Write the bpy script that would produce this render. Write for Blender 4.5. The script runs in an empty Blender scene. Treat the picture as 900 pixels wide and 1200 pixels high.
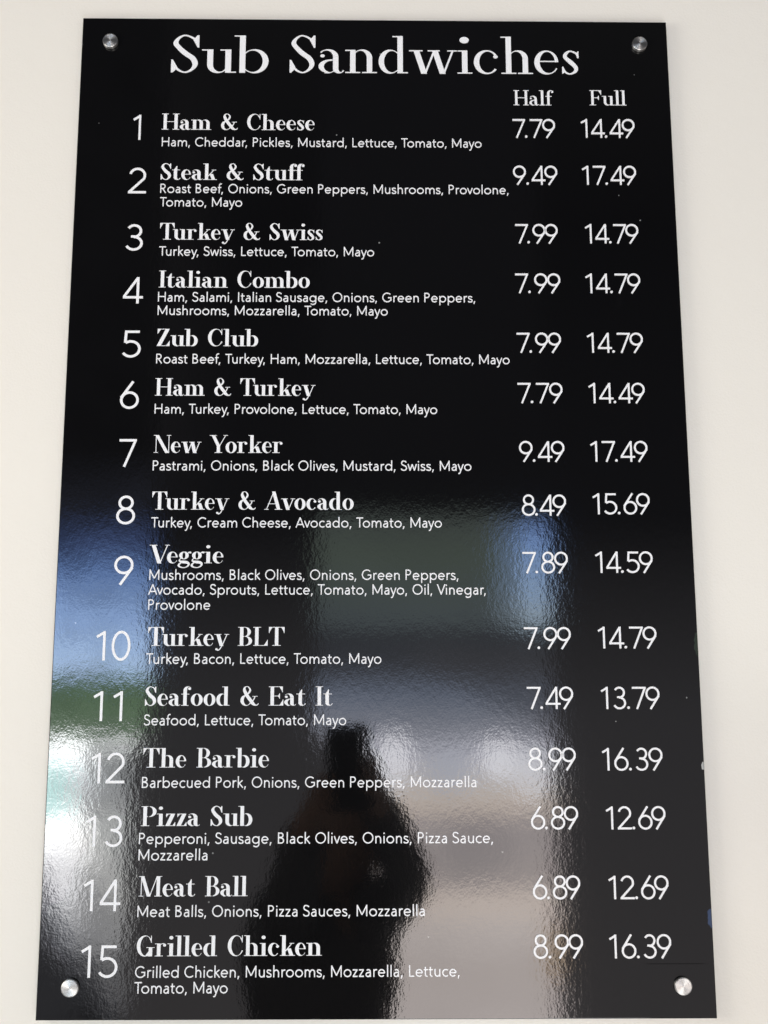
"""Black sub-sandwich menu board on a cream wall, photographed close up from slightly below."""
import bpy
import math
import random
from mathutils import Vector, Matrix
from mathutils.geometry import delaunay_2d_cdt

random.seed(7)
scene = bpy.context.scene
COL = scene.collection
Z0 = 1.55                           # height of the board's lower edge above the floor

# Board coordinates used below: x along the board, y up from its lower edge,
# z out from its face towards the viewer (metres).


def P(x, y, z=0.0):
    return Vector((x, -z, y + Z0))


# ---------------------------------------------------------------- camera
CAM = (0.29210552, 0.24491404, 1.11558266)
cam = bpy.data.cameras.new('camera')
cam.sensor_fit = 'VERTICAL'
cam.sensor_height = 36.0
cam.lens = 1400.0 / 1200.0 * 36.0
cam.clip_start = 0.02
cam.clip_end = 100.0
cam_ob = bpy.data.objects.new('camera', cam)
COL.objects.link(cam_ob)
# rows: camera right, up, backward expressed on the board's axes
right = Vector((0.999920048, -0.00161308440, 0.0125417273))
down = Vector((0.000724543678, -0.982891701, -0.184183005))
fwd = Vector((0.0126242624, 0.184177366, -0.982811948))
b2w = Matrix(((1, 0, 0), (0, 0, -1), (0, 1, 0)))
m3 = Matrix((b2w @ right, b2w @ -down, b2w @ -fwd)).transposed()
cam_ob.matrix_world = Matrix.Translation(P(*CAM)) @ m3.to_4x4()
scene.camera = cam_ob

# ---------------------------------------------------------------- view
scene.view_settings.view_transform = 'Standard'
scene.view_settings.look = 'None'
scene.view_settings.exposure = 0.0
scene.view_settings.gamma = 1.0


# ---------------------------------------------------------------- world: daylight through the shop front
class Nodes:
    """Small helper that writes node maths as plain expressions."""

    def __init__(self, tree):
        self.t = tree

    def new(self, kind, **kw):
        n = self.t.nodes.new(kind)
        for k, v in kw.items():
            setattr(n, k, v)
        return n

    def put(self, sock, v):
        if hasattr(v, 'is_output'):
            self.t.links.new(v, sock)
        else:
            sock.default_value = v

    def m(self, op, a, b=0.0, clamp=False):
        n = self.new('ShaderNodeMath', operation=op, use_clamp=clamp)
        self.put(n.inputs[0], a)
        self.put(n.inputs[1], b)
        return n.outputs[0]

    def ss(self, v, lo, hi):        # smooth step, 0 at lo and 1 at hi
        n = self.new('ShaderNodeMapRange', interpolation_type='SMOOTHSTEP')
        flip = lo > hi
        if flip:
            lo, hi = hi, lo
        self.put(n.inputs['Value'], v)
        self.put(n.inputs['From Min'], lo)
        self.put(n.inputs['From Max'], hi)
        self.put(n.inputs['To Min'], 1.0 if flip else 0.0)
        self.put(n.inputs['To Max'], 0.0 if flip else 1.0)
        return n.outputs[0]

    def mul(self, *a):
        r = a[0]
        for b in a[1:]:
            r = self.m('MULTIPLY', r, b)
        return r

    def box(self, u, v, u0, u1, v0, v1, s=0.01):
        return self.mul(self.ss(u, u0 - s, u0 + s), self.ss(u, u1 + s, u1 - s), self.ss(v, v0 - s, v0 + s), self.ss(v, v1 + s, v1 - s))

    def blob(self, u, v, cu, cv, ru, rv):
        a = self.m('DIVIDE', self.m('SUBTRACT', u, cu), ru)
        b = self.m('DIVIDE', self.m('SUBTRACT', v, cv), rv)
        return self.ss(self.m('ADD', self.mul(a, a), self.mul(b, b)), 1.0, 0.0)

    def mix(self, fac, a, b):
        n = self.new('ShaderNodeMix', data_type='RGBA')
        self.put(n.inputs[0], fac)
        self.put(n.inputs[6], a if hasattr(a, 'is_output') else (*a, 1.0))
        self.put(n.inputs[7], b if hasattr(b, 'is_output') else (*b, 1.0))
        return n.outputs[2]

    def ramp(self, v, stops):       # stops: (v, (r, g, b)) with any brightness, lowest v first
        out = stops[0][1]
        for (v0, _), (v1, c) in zip(stops, stops[1:]):
            n = self.new('ShaderNodeMapRange')
            self.put(n.inputs['Value'], v)
            self.put(n.inputs['From Min'], v0)
            self.put(n.inputs['From Max'], v1)
            out = self.mix(n.outputs[0], out, c)
        return out


world = bpy.data.worlds.new('World')
scene.world = world
world.use_nodes = True
world.node_tree.nodes.clear()
N = Nodes(world.node_tree)
geo = N.new('ShaderNodeTexCoord')
sep = N.new('ShaderNodeSeparateXYZ')
N.put(sep.inputs[0], geo.outputs['Generated'])
dx, dy, dz = sep.outputs
front = N.m('MAXIMUM', N.m('MULTIPLY', dy, -1.0), 0.02)
u = N.m('DIVIDE', dx, front)        # tangents of the direction away from the wall
v = N.m('DIVIDE', dz, front)
facing = N.ss(dy, 0.0, -0.12)
nz = N.new('ShaderNodeTexNoise')
N.put(nz.inputs['Vector'], geo.outputs['Generated'])
nz.inputs['Scale'].default_value = 34.0
nz.inputs['Detail'].default_value = 4.0
speck = N.ss(nz.outputs['Fac'], 0.30, 0.70)
nl = N.new('ShaderNodeTexNoise')
N.put(nl.inputs['Vector'], geo.outputs['Generated'])
nl.inputs['Scale'].default_value = 11.0
nl.inputs['Detail'].default_value = 2.0
soft = N.m('ADD', 0.78, N.m('MULTIPLY', nl.outputs['Fac'], 0.44))
# the dim shop behind the photographer: dark ceiling and piers, lighter counters below
room = N.ramp(v, [(-0.9, (0.20, 0.19, 0.18)), (-0.26, (0.72, 0.67, 0.68)), (0.02, (0.50, 0.48, 0.51)), (0.18, (0.05, 0.05, 0.06)),
                  (0.45, (0.015, 0.015, 0.02)), (0.9, (0.10, 0.10, 0.10))])
room = N.mix(N.mul(N.ss(u, -0.10, -0.30), N.ss(v, 0.12, 0.25), N.ss(v, 0.75, 0.40), 0.8), room, (0.30, 0.28, 0.29))
sky_col = room
# left opening: sky, hedge, sunlit pavement
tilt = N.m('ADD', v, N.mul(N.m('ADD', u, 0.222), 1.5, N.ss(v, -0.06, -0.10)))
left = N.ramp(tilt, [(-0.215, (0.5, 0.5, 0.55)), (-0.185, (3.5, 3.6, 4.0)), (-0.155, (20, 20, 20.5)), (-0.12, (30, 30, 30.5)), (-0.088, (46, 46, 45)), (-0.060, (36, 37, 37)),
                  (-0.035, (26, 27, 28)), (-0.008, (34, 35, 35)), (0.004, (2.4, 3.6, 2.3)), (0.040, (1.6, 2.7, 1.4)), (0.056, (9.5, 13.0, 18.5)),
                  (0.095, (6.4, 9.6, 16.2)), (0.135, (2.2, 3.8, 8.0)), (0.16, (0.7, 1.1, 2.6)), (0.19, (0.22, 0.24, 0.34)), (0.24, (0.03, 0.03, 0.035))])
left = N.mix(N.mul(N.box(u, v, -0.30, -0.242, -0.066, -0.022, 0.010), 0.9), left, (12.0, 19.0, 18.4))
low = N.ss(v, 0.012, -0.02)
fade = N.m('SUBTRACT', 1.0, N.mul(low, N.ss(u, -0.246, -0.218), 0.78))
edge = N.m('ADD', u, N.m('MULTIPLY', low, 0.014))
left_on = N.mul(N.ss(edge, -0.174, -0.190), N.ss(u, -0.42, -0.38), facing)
sh = N.new('ShaderNodeMix', data_type='RGBA', blend_type='MULTIPLY')
N.put(sh.inputs[0], 1.0)
N.put(sh.inputs[6], left)
cmb = N.new('ShaderNodeCombineColor')
fs = N.mul(fade, N.m('ADD', 0.62, N.m('MULTIPLY', speck, 0.60)))
for i in range(3):
    N.put(cmb.inputs[i], fs)
N.put(sh.inputs[7], cmb.outputs[0])
sky_col = N.mix(left_on, sky_col, sh.outputs[2])
# centre opening: trees and a strip of sky above a rail, then parked brightness and paving
mid = N.ramp(v, [(-0.60, (3.0, 2.7, 2.5)), (-0.25, (9.8, 8.8, 8.5)), (-0.185, (8.9, 7.9, 7.5)), (-0.155, (9.9, 8.9, 8.5)), (-0.132, (11.6, 10.0, 9.0)), (-0.112, (6.9, 6.1, 5.9)), (-0.072, (6.6, 5.9, 5.9)),
                 (-0.054, (11, 9.4, 8.2)), (-0.036, (10.0, 9.6, 9.6)), (-0.016, (8.5, 8.6, 9.8)), (0.004, (4.4, 4.6, 5.4)), (0.034, (2.2, 2.6, 3.5)),
                 (0.056, (0.75, 0.80, 0.95)), (0.082, (0.55, 0.6, 0.7)), (0.094, (1.15, 1.4, 1.5)), (0.15, (1.2, 1.5, 1.25)), (0.178, (1.0, 1.2, 1.1)), (0.192, (0.05, 0.05, 0.06))])
blue = N.ramp(v, [(0.082, (1.5, 1.9, 2.3)), (0.098, (6, 7.5, 9)), (0.12, (5.2, 7.4, 11.0)), (0.16, (3.8, 6.2, 11.6)), (0.182, (1.4, 2.4, 5.5))])
mid = N.mix(N.box(u, v, 0.128, 0.20, 0.085, 0.181, 0.008), mid, blue)
mid = N.mix(N.mul(N.box(u, v, 0.108, 0.126, 0.09, 0.18, 0.010), 0.30), mid, blue)
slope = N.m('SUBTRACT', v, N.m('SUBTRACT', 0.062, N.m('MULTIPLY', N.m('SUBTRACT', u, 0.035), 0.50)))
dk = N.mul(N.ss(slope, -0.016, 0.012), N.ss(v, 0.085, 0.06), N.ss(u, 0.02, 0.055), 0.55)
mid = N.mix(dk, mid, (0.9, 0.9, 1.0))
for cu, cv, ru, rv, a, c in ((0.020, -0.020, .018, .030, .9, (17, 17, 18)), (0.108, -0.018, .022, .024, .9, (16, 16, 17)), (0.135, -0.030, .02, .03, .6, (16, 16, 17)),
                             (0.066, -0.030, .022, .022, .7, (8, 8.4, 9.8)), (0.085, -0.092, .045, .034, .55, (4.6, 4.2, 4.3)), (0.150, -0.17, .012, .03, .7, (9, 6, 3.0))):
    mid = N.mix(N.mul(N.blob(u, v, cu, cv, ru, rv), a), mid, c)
mid2 = N.new('ShaderNodeMix', data_type='RGBA', blend_type='MULTIPLY')
cm2 = N.new('ShaderNodeCombineColor')
for i in range(3):
    N.put(cm2.inputs[i], soft)
N.put(mid2.inputs[0], 1.0)
N.put(mid2.inputs[6], mid)
N.put(mid2.inputs[7], cm2.outputs[0])
medge = N.m('SUBTRACT', u, N.m('MULTIPLY', low, 0.019))
mid_on = N.mul(N.ss(medge, -0.050, -0.038), N.ss(u, 0.160, 0.142), N.ss(v, -0.36, -0.33), facing)
sky_col = N.mix(mid_on, sky_col, mid2.outputs[2])
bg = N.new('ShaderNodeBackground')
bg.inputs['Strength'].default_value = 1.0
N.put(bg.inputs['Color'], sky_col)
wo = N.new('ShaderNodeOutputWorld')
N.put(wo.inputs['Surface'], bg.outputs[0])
world.cycles.sampling_method = 'MANUAL'
world.cycles.sample_map_resolution = 1024

# ---------------------------------------------------------------- lamps: two added fills that grade the wall's brightness
def fill_light(name, at, size, size_y, energy, colour):
    d = bpy.data.lights.new(name, 'AREA')
    d.shape = 'RECTANGLE'
    d.size, d.size_y = size, size_y
    d.energy = energy
    d.color = colour
    o = bpy.data.objects.new(name, d)
    COL.objects.link(o)
    o.location = P(*at)
    o.rotation_euler = (P(0.3, 0.4, 0.0) - o.location).to_track_quat('-Z', 'Y').to_euler()
    return o


fill_light('low_fill_light', (0.6, -1.6, 2.2), 1.0, 1.5, 42.0, (0.97, 0.985, 1.0))  # added area lamp, brightens the wall from below
fill_light('side_fill_light', (-1.3, 0.4, 0.9), 0.8, 0.8, 13.0, (1.0, 0.97, 0.90))  # added area lamp, lifts the left side of the wall


# ---------------------------------------------------------------- materials
def material(name, base, rough=0.5, metal=0.0, ior=1.5):
    m = bpy.data.materials.new(name)
    m.use_nodes = True
    b = m.node_tree.nodes['Principled BSDF']
    b.inputs['Base Color'].default_value = (*base, 1.0)
    b.inputs['Roughness'].default_value = rough
    b.inputs['Metallic'].default_value = metal
    b.inputs['IOR'].default_value = ior
    return m, b, Nodes(m.node_tree)


def bump(n, bsdf, height, dist, strength=1.0):
    bp = n.new('ShaderNodeBump')
    bp.inputs['Strength'].default_value = strength
    bp.inputs['Distance'].default_value = dist
    n.put(bp.inputs['Height'], height)
    n.put(bsdf.inputs['Normal'], bp.outputs[0])


def noise(n, vec, scale, detail=2.0, rough=0.5):
    t = n.new('ShaderNodeTexNoise')
    t.inputs['Scale'].default_value = scale
    t.inputs['Detail'].default_value = detail
    t.inputs['Roughness'].default_value = rough
    n.put(t.inputs['Vector'], vec)
    return t.outputs['Fac']


def coords(n, scale=(1, 1, 1)):
    tc = n.new('ShaderNodeTexCoord')
    mp = n.new('ShaderNodeMapping')
    mp.inputs['Scale'].default_value = scale
    n.put(mp.inputs['Vector'], tc.outputs['Object'])
    return mp.outputs[0]


# painted wall
WALL, b, n = material('cream_wall_paint', (0.83, 0.785, 0.70), 0.62, ior=1.45)
co = coords(n)
fine = noise(n, co, 420.0, 3.0, 0.6)
broad = noise(n, co, 5.0, 3.0, 0.5)
n.put(b.inputs['Base Color'], n.mix(n.m('MULTIPLY', broad, 0.6), (0.845, 0.80, 0.71), (0.82, 0.77, 0.69)))
bump(n, b, n.m('ADD', fine, n.m('MULTIPLY', noise(n, co, 38.0, 2.0), 2.0)), 0.00022)

# gloss black panel: an orange-peel ripple breaks up every reflection, fine dust and smears lie on it
BLACK, b, n = material('gloss_black_panel', (0.0036, 0.0035, 0.0038), 0.045, ior=1.5)
co = coords(n)
tall = coords(n, (1.0, 1.0, 0.62))
rip = n.m('ADD', n.m('MULTIPLY', noise(n, tall, 230.0, 2.0, 0.6), 1.0), n.m('MULTIPLY', noise(n, tall, 80.0, 1.0), 0.62))
rip = n.m('ADD', rip, n.m('MULTIPLY', noise(n, co, 560.0, 1.0), 0.40))
bump(n, b, rip, 0.000026)
vor = n.new('ShaderNodeTexVoronoi')
vor.inputs['Scale'].default_value = 46.0
n.put(vor.inputs['Vector'], co)
sel = n.new('ShaderNodeSeparateColor')
n.put(sel.inputs[0], vor.outputs['Color'])
dust = n.mul(n.ss(vor.outputs['Distance'], 0.050, 0.028), n.ss(sel.outputs[0], 0.84, 0.88))
smear = n.mul(n.ss(noise(n, coords(n, (1.0, 1.0, 0.45)), 9.0, 5.0, 0.65), 0.60, 0.80), n.ss(noise(n, co, 60.0, 3.0), 0.35, 0.7))
col = n.mix(n.m('MULTIPLY', smear, 0.5), (0.0036, 0.0035, 0.0038), (0.010, 0.0098, 0.0098))
col = n.mix(dust, col, (0.22, 0.22, 0.21))
# coloured marks along the right edge and a fine seam under the last price
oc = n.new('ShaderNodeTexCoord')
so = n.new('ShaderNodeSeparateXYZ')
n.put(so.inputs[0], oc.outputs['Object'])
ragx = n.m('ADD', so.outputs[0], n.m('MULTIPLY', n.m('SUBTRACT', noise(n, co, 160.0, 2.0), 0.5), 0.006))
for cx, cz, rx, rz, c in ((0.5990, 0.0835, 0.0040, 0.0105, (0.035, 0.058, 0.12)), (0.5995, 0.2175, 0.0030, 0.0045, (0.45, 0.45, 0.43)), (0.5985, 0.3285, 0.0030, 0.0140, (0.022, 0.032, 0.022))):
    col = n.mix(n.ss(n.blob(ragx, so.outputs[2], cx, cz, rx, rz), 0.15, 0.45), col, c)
seam = n.mul(n.ss(n.m('ABSOLUTE', n.m('SUBTRACT', so.outputs[2], 0.0452)), 0.0006, 0.0002), n.ss(so.outputs[0], 0.535, 0.545), n.ss(so.outputs[0], 0.596, 0.586))
col = n.mix(n.m('MULTIPLY', seam, 0.8), col, (0.0005, 0.0005, 0.0005))
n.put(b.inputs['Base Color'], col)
n.put(b.inputs['Roughness'], n.m('ADD', 0.045, n.m('MULTIPLY', smear, 0.05)))

n.put(b.inputs['Specular IOR Level'], n.m('SUBTRACT', 0.5, n.m('MULTIPLY', seam, 0.22)))

EDGE, b, n = material('matt_black_edge', (0.004, 0.004, 0.0045), 0.5)
b.inputs['Specular IOR Level'].default_value = 0.15

VINYL, b, n = material('white_vinyl_lettering', (0.78, 0.78, 0.80), 0.38, ior=1.4)
co = coords(n)
n.put(b.inputs['Base Color'], n.mix(noise(n, co, 30.0, 3.0), (0.92, 0.91, 0.90), (0.87, 0.86, 0.855)))

STEEL, b, n = material('brushed_steel', (0.50, 0.485, 0.46), 0.42, 1.0)
b.inputs['Anisotropic'].default_value = 0.8
b.inputs['Anisotropic Rotation'].default_value = 0.25
tg = n.new('ShaderNodeTangent', direction_type='RADIAL', axis='Z')
n.put(b.inputs['Tangent'], tg.outputs[0])

JACKET, b, n = material('dark_jacket_cloth', (0.085, 0.080, 0.085), 0.85)
bump(n, b, noise(n, coords(n), 90.0, 4.0), 0.004)
TROUSERS, b, n = material('dark_trouser_cloth', (0.016, 0.017, 0.024), 0.85)
SKIN, b, n = material('skin', (0.33, 0.19, 0.13), 0.5)
HAIR, b, n = material('dark_hair', (0.010, 0.008, 0.007), 0.55)
PHONE, b, n = material('black_phone_shell', (0.008, 0.008, 0.009), 0.3)
GLASS, b, n = material('phone_lens_glass', (0.004, 0.004, 0.006), 0.05)


# ---------------------------------------------------------------- lettering
# Every glyph is a list of small polygons in cap-height units (cap height = 1);
# delaunay_2d_cdt unites them into one outline per character.
X_SERIF, X_SANS = 0.62, 0.665


def arc(cx, cy, rx, ry, a0, a1, n=None):
    n = n or max(4, int(abs(a1 - a0) / 9))
    return [(cx + rx * math.cos(math.radians(a0 + (a1 - a0) * i / n)),
             cy + ry * math.sin(math.radians(a0 + (a1 - a0) * i / n))) for i in range(n + 1)]


def spline(pts, n=7):
    """Catmull-Rom through points of any dimension."""
    p = [tuple(2 * a - b for a, b in zip(pts[0], pts[1]))] + list(pts) + \
        [tuple(2 * a - b for a, b in zip(pts[-1], pts[-2]))]
    out = []
    for i in range(1, len(p) - 2):
        for k in range(n):
            t = k / n
            out.append(tuple(0.5 * (2 * b + (c - a) * t + (2 * a - 5 * b + 4 * c - d) * t * t +
                                    (3 * b - a - 3 * c + d) * t ** 3)
                             for a, b, c, d in zip(p[i - 1], p[i], p[i + 1], p[i + 2])))
    out.append(tuple(pts[-1]))
    return out


def stroke(pts, w):
    """Ribbon of width w (number or one per point) along pts -> quads."""
    ws = [w] * len(pts) if isinstance(w, (int, float)) else list(w)
    keep = [0] + [i for i in range(1, len(pts)) if math.hypot(pts[i][0] - pts[i - 1][0], pts[i][1] - pts[i - 1][1]) > 1e-4]
    pts, ws = [pts[i] for i in keep], [ws[i] for i in keep]
    n = len(pts)
    L, R = [], []
    for i in range(n):
        x, y = pts[i][:2]
        d = []
        for a, b in ((i - 1, i), (i, i + 1)):
            if a >= 0 and b < n:
                dx, dy = pts[b][0] - pts[a][0], pts[b][1] - pts[a][1]
                l = math.hypot(dx, dy) or 1e-9
                d.append((dx / l, dy / l))
        tx, ty = sum(v[0] for v in d), sum(v[1] for v in d)
        l = math.hypot(tx, ty) or 1e-9
        tx, ty = tx / l, ty / l
        m = 1.0
        if len(d) == 2:
            m = 1.0 / max(0.45, tx * d[0][0] + ty * d[0][1])
        h = ws[i] * 0.5 * m
        L.append((x - ty * h, y + tx * h))
        R.append((x + ty * h, y - tx * h))
    return [t for i in range(n - 1) for t in ([R[i], R[i + 1], L[i + 1]], [R[i], L[i + 1], L[i]])]


def rect(x0, y0, x1, y1):
    return [[(x0, y0), (x1, y0), (x1, y1), (x0, y1)]]


def ball(x, y, r, ry=None):
    return [arc(x, y, r, ry or r, 0, 360, 20)[:-1]]


def ring(x0, y0, x1, y1, wl, wr, wb, wt, a0=0, a1=360):
    """Bowl between an outer ellipse and an off-centre inner one (thick sides, hair top and foot)."""
    n = max(6, int(abs(a1 - a0) / 9))
    o = arc((x0 + x1) / 2, (y0 + y1) / 2, (x1 - x0) / 2, (y1 - y0) / 2, a0, a1, n)
    ix0, ix1, iy0, iy1 = x0 + wl, x1 - wr, y0 + wb, y1 - wt
    q = arc((ix0 + ix1) / 2, (iy0 + iy1) / 2, (ix1 - ix0) / 2, (iy1 - iy0) / 2, a0, a1, n)
    return [[o[i], o[i + 1], q[i + 1], q[i]] for i in range(n)]


def diag(x0, y0, x1, y1, w):
    return [[(x0, y0), (x0 + w, y0), (x1 + w, y1), (x1, y1)]]


def serif_font(S, h):
    """A high-contrast modern serif: thick stems S, hairlines h."""
    X = X_SERIF
    G = {}
    v = 0.085                       # reach of a hairline serif
    ov = 0.012
    r = S * 0.5

    def foot(x, y=0.0, l=v, rr=v, w=S):
        return rect(x - l, y, x + w + rr, y + h)

    def head(x, y, l=v, rr=v, w=S):
        return rect(x - l, y - h, x + w + rr, y)

    def stem(x, y0, y1, w=S):
        return rect(x, y0, x + w, y1)
    # ---- lower case
    a = 0.27
    G['a'] = (stem(a, 0.10, 0.42) + ring(0.0, 0.22, a + S, X + ov, h * 1.2, S, h, h * 1.1, 0, 142) +
              ball(0.045 + r * 0.72, 0.455, r * 0.82) +
              ring(0.01, -ov, a + S + 0.10, 0.36, S * 0.98, S, h, h * 1.3, 82, 262) +
              ring(0.01, -ov, a + S * 0.6, 0.30, S, h, h, h, 250, 330) +
              ring(a, -ov, a + S + 0.115, 0.24, S, h * 1.2, h * 1.2, h, 180, 335), a + S + 0.12)
    w = 0.50
    G['b'] = (stem(0.05, 0.0, 1.0) + rect(-0.04, 1 - h, 0.06, 1) +
              ring(0.05 + S * 0.25, -ov, w + S * 0.35, X + ov, h, S, h * 1.2, h * 1.2, -160, 160), w + S * 0.35 + 0.03)
    G['c'] = (ring(0.02, -ov, 0.46 + r * .4, X + ov, S, h * 2, h * 1.3, h * 1.2, 38, 322) + ball(0.40 + r * .25, 0.455, r * 0.86),
              0.49 + r * .4)
    dx = 0.36
    G['d'] = (stem(dx, 0.0, 1.0) + rect(dx - 0.09, 1 - h, dx, 1) + rect(dx, 0, dx + S + 0.09, h) +
              ring(0.02, -ov, dx + S * 0.75, X + ov, S, h, h * 1.2, h * 1.2, 20, 340), dx + S + 0.11)
    ew = 0.43 + r * .5
    G['e'] = (ring(0.02, -ov, ew, X + ov, S, h + 0.35 * S, h * 1.3, h * 1.2, 2, 180) +
              ring(0.02, -ov, ew + .01, X + ov, S, h, h * 1.3, h, 180, 328) +
              rect(0.06, 0.325, ew - 0.004, 0.325 + h), ew + 0.03)
    G['f'] = (stem(0.10, 0, 0.80) + ring(0.10, 0.58, 0.43 + S * .3, 1.012, S, h * 2, h, h * 1.1, 180, 40) +
              ball(0.345 + S * .15, 0.885, r * 0.85) + foot(0.10) + rect(0.01, X - h, 0.10 + S + 0.11, X), 0.10 + S + 0.16)
    gw = 0.36 + r
    G['g'] = (ring(0.03, 0.215, gw, X + ov, S * .92, S * .92, h, h) +
              spline_w([(0.12, 0.27, h), (0.05, 0.19, h * 1.5), (0.08, 0.10, S * .6), (0.22, 0.065, S * .95),
                        (0.36, 0.045, S * .9), (0.44, -0.03, S * .62), (0.41, -0.15, h * 2.2), (0.28, -0.235, h * 1.4),
                        (0.13, -0.225, h * 2), (0.03, -0.15, S * .55), (0.04, -0.055, h * 2.6), (0.13, 0.03, h * 1.5), (0.2, 0.07, h * 1.5)]) +
              ball(gw + 0.06, X - 0.035, r * 0.66) +
              spline_w([(gw - 0.05, X - 0.11, h * 1.3), (gw - 0.01, X - 0.03, h * 1.3), (gw + 0.05, X - 0.0, h * 1.5)]), gw + 0.11)

    def archs(x, gap):              # an arch from a stem at x to a stem at x+gap
        return (stem(x + gap, 0, 0.40) +
                ring(x + S * 0.45, 0.18, x + gap + S, X + ov, h, S, h, h * 1.15, 0, 168))
    gap = 0.24 + S * .62
    G['h'] = (stem(0.09, 0, 1.0) + rect(0.0, 1 - h, 0.09, 1) + archs(0.09, gap) + foot(0.09) + foot(0.09 + gap), 0.09 + gap + S + 0.095)
    G['n'] = (stem(0.09, 0, X) + rect(0.0, X - h, 0.09, X) + archs(0.09, gap) + foot(0.09) + foot(0.09 + gap), 0.09 + gap + S + 0.095)
    g2 = gap - 0.015
    G['m'] = (stem(0.09, 0, X) + rect(0.0, X - h, 0.09, X) + archs(0.09, g2) + archs(0.09 + g2, g2) + foot(0.09) +
              foot(0.09 + g2) + foot(0.09 + 2 * g2), 0.09 + 2 * g2 + S + 0.095)
    G['i'] = (stem(0.09, 0, X) + rect(0.0, X - h, 0.09, X) + foot(0.09) + ball(0.09 + r * .9, 0.90, max(r * 1.12, .085)), 0.09 + S + 0.095)
    G['l'] = (stem(0.09, 0, 1) + rect(0.0, 1 - h, 0.09, 1) + foot(0.09), 0.09 + S + 0.095)
    G['k'] = (stem(0.09, 0, 1) + rect(0.0, 1 - h, 0.09, 1) + foot(0.09) +
              stroke([(0.09 + S, 0.235), (0.43 + r, X - h * .5)], h * 1.3) + rect(0.33 + r, X - h, 0.53 + r, X) +
              diag(0.34 + r, 0, 0.15 + S, 0.36, S * 1.08) + rect(0.27 + r, 0, 0.42 + r + S, h), 0.43 + r + S)
    G['o'] = (ring(0.02, -ov, 0.46 + r, X + ov, S, S, h * 1.1, h * 1.1), 0.48 + r)
    G['r'] = (stem(0.09, 0, X) + rect(0.0, X - h, 0.09, X) + foot(0.09, rr=.105) +
              ring(0.09 + S * .5, 0.16, 0.46 + r, X + ov, h, h * 2, h, h * 1.15, 60, 170) +
              ball(0.335 + r, X - 0.085, r * 0.86), 0.40 + r * 1.7)
    sw = 0.34 + r * .5
    G['s'] = (spline_w([(sw - .035, 0.45, h), (sw - .07, 0.555, h * 1.4), (sw * .52, X + ov - h * .6, h * 1.3), (0.115, 0.555, S * .62), (0.095, 0.455, S * .72),
                        (sw * .5 + .01, 0.32, S * .93), (sw - .085, 0.185, S * .78), (sw - .09, 0.075, S * .62), (sw * .5, -ov + h * .6, h * 1.3),
                        (0.095, 0.05, h * 1.4), (0.05, 0.17, h)]) +
              [[(sw - .075, .56), (sw - .025, X), (sw - .025, .43), (sw - .05, .43)]] +
              [[(0.035, 0), (0.09, 0.055), (0.062, 0.195), (0.035, 0.195)]], sw + 0.02)
    G['t'] = ([[(0.09, 0.10), (0.09 + S, 0.10), (0.09 + S, 0.84), (0.09 + S * .8, 0.84), (0.09 + S * .35, .70), (0.09, X)]] +
              rect(0.0, X - h, 0.33 + r * .6, X) +
              ring(0.09, -ov, 0.36 + r * .7, 0.30, S, h * 1.2, h * 1.3, h, 180, 345), 0.37 + r * .7)
    ug = gap
    G['u'] = (stem(0.09, 0.2, X) + rect(0, X - h, 0.09, X) + stem(0.09 + ug, 0, X) + rect(0.09 + ug - 0.085, X - h, 0.09 + ug, X) +
              rect(0.09 + ug, 0, 0.09 + ug + S + .085, h) +
              ring(0.09, -ov, 0.09 + ug + S * .5, 0.44, S, h, h * 1.3, h, 180, 350), 0.09 + ug + S + 0.09)

    def vee(x, wd, y0=0.0, y1=X, thick=S * 1.06):
        bx = x + wd * 0.52
        return (diag(bx - thick * .5 - .005, y0 - .01, x, y1, thick) +
                diag(bx - .005, y0 - .01, x + wd - h * .6, y1, h * 1.35))
    vw = 0.37 + S * .75
    G['v'] = (vee(0.08, vw) + rect(0.0, X - h, 0.16 + S, X) + rect(vw - 0.04, X - h, vw + 0.17, X), vw + 0.155)
    ww = 0.30 + S * .8
    G['w'] = (vee(0.08, ww) + vee(0.08 + ww - S * .45, ww) + rect(0, X - h, 0.15 + S, X) + rect(ww - .04, X - h, ww + .12 + S * .6, X) +
              rect(2 * ww - S * .45 - .02, X - h, 2 * ww - S * .45 + .17, X), 2 * ww - S * .45 + 0.155)
    bx = 0.08 + vw * .52
    G['y'] = (vee(0.08, vw) + rect(0.0, X - h, 0.16 + S, X) + rect(vw - 0.04, X - h, vw + 0.17, X) +
              spline_w([(bx + .005, 0.0, h * 1.3), (bx - .065, -.15, h * 1.5), (bx - .13, -.225, h * 1.8), (bx - .2, -.235, h * 2.2)]) +
              ball(bx - .225, -.185, r * 0.74), vw + 0.15)
    zw = 0.42
    G['z'] = (diag(0.03, h * .5, zw - S * 1.1, X - h * .5, S * 1.12) + rect(0.05, X - h, zw, X) + rect(0.03, 0, zw + .02, h) +
              [[(0.05, X), (0.05 + h, X - .17), (0.05, X - .17)], [(zw + .02, 0), (zw + .02, .19), (zw + .02 - h, .19)]] +
              [[(0.05, X - h), (.15, X - h), (0.05 + h * .8, X - .15)], [(zw + .02, h), (zw - .09, h), (zw + .02 - h * .8, .17)]], zw + 0.05)
    # ---- capitals
    hw = 0.40 + S * .75
    G['H'] = (stem(0.10, 0, 1) + stem(0.10 + hw, 0, 1) + rect(0.1, .5 - h * .5, .1 + hw, .5 + h * .5) + foot(.1) + foot(.1 + hw) +
              head(.1, 1) + head(.1 + hw, 1), 0.2 + hw + S)
    G['I'] = (stem(.1, 0, 1) + foot(.1) + head(.1, 1), .2 + S)

    def beak(x, y0, y1, d):         # triangular arm end: tall hair at x widening to the arm
        return [[(x, y0), (x, y1), (x - d, y0)]]
    ex = 0.10 + S + 0.38
    arms_t = rect(.02, 1 - h, ex, 1) + beak(ex, 1 - h * .5, .70, .15) + rect(ex - h, .70, ex, 1)
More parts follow.
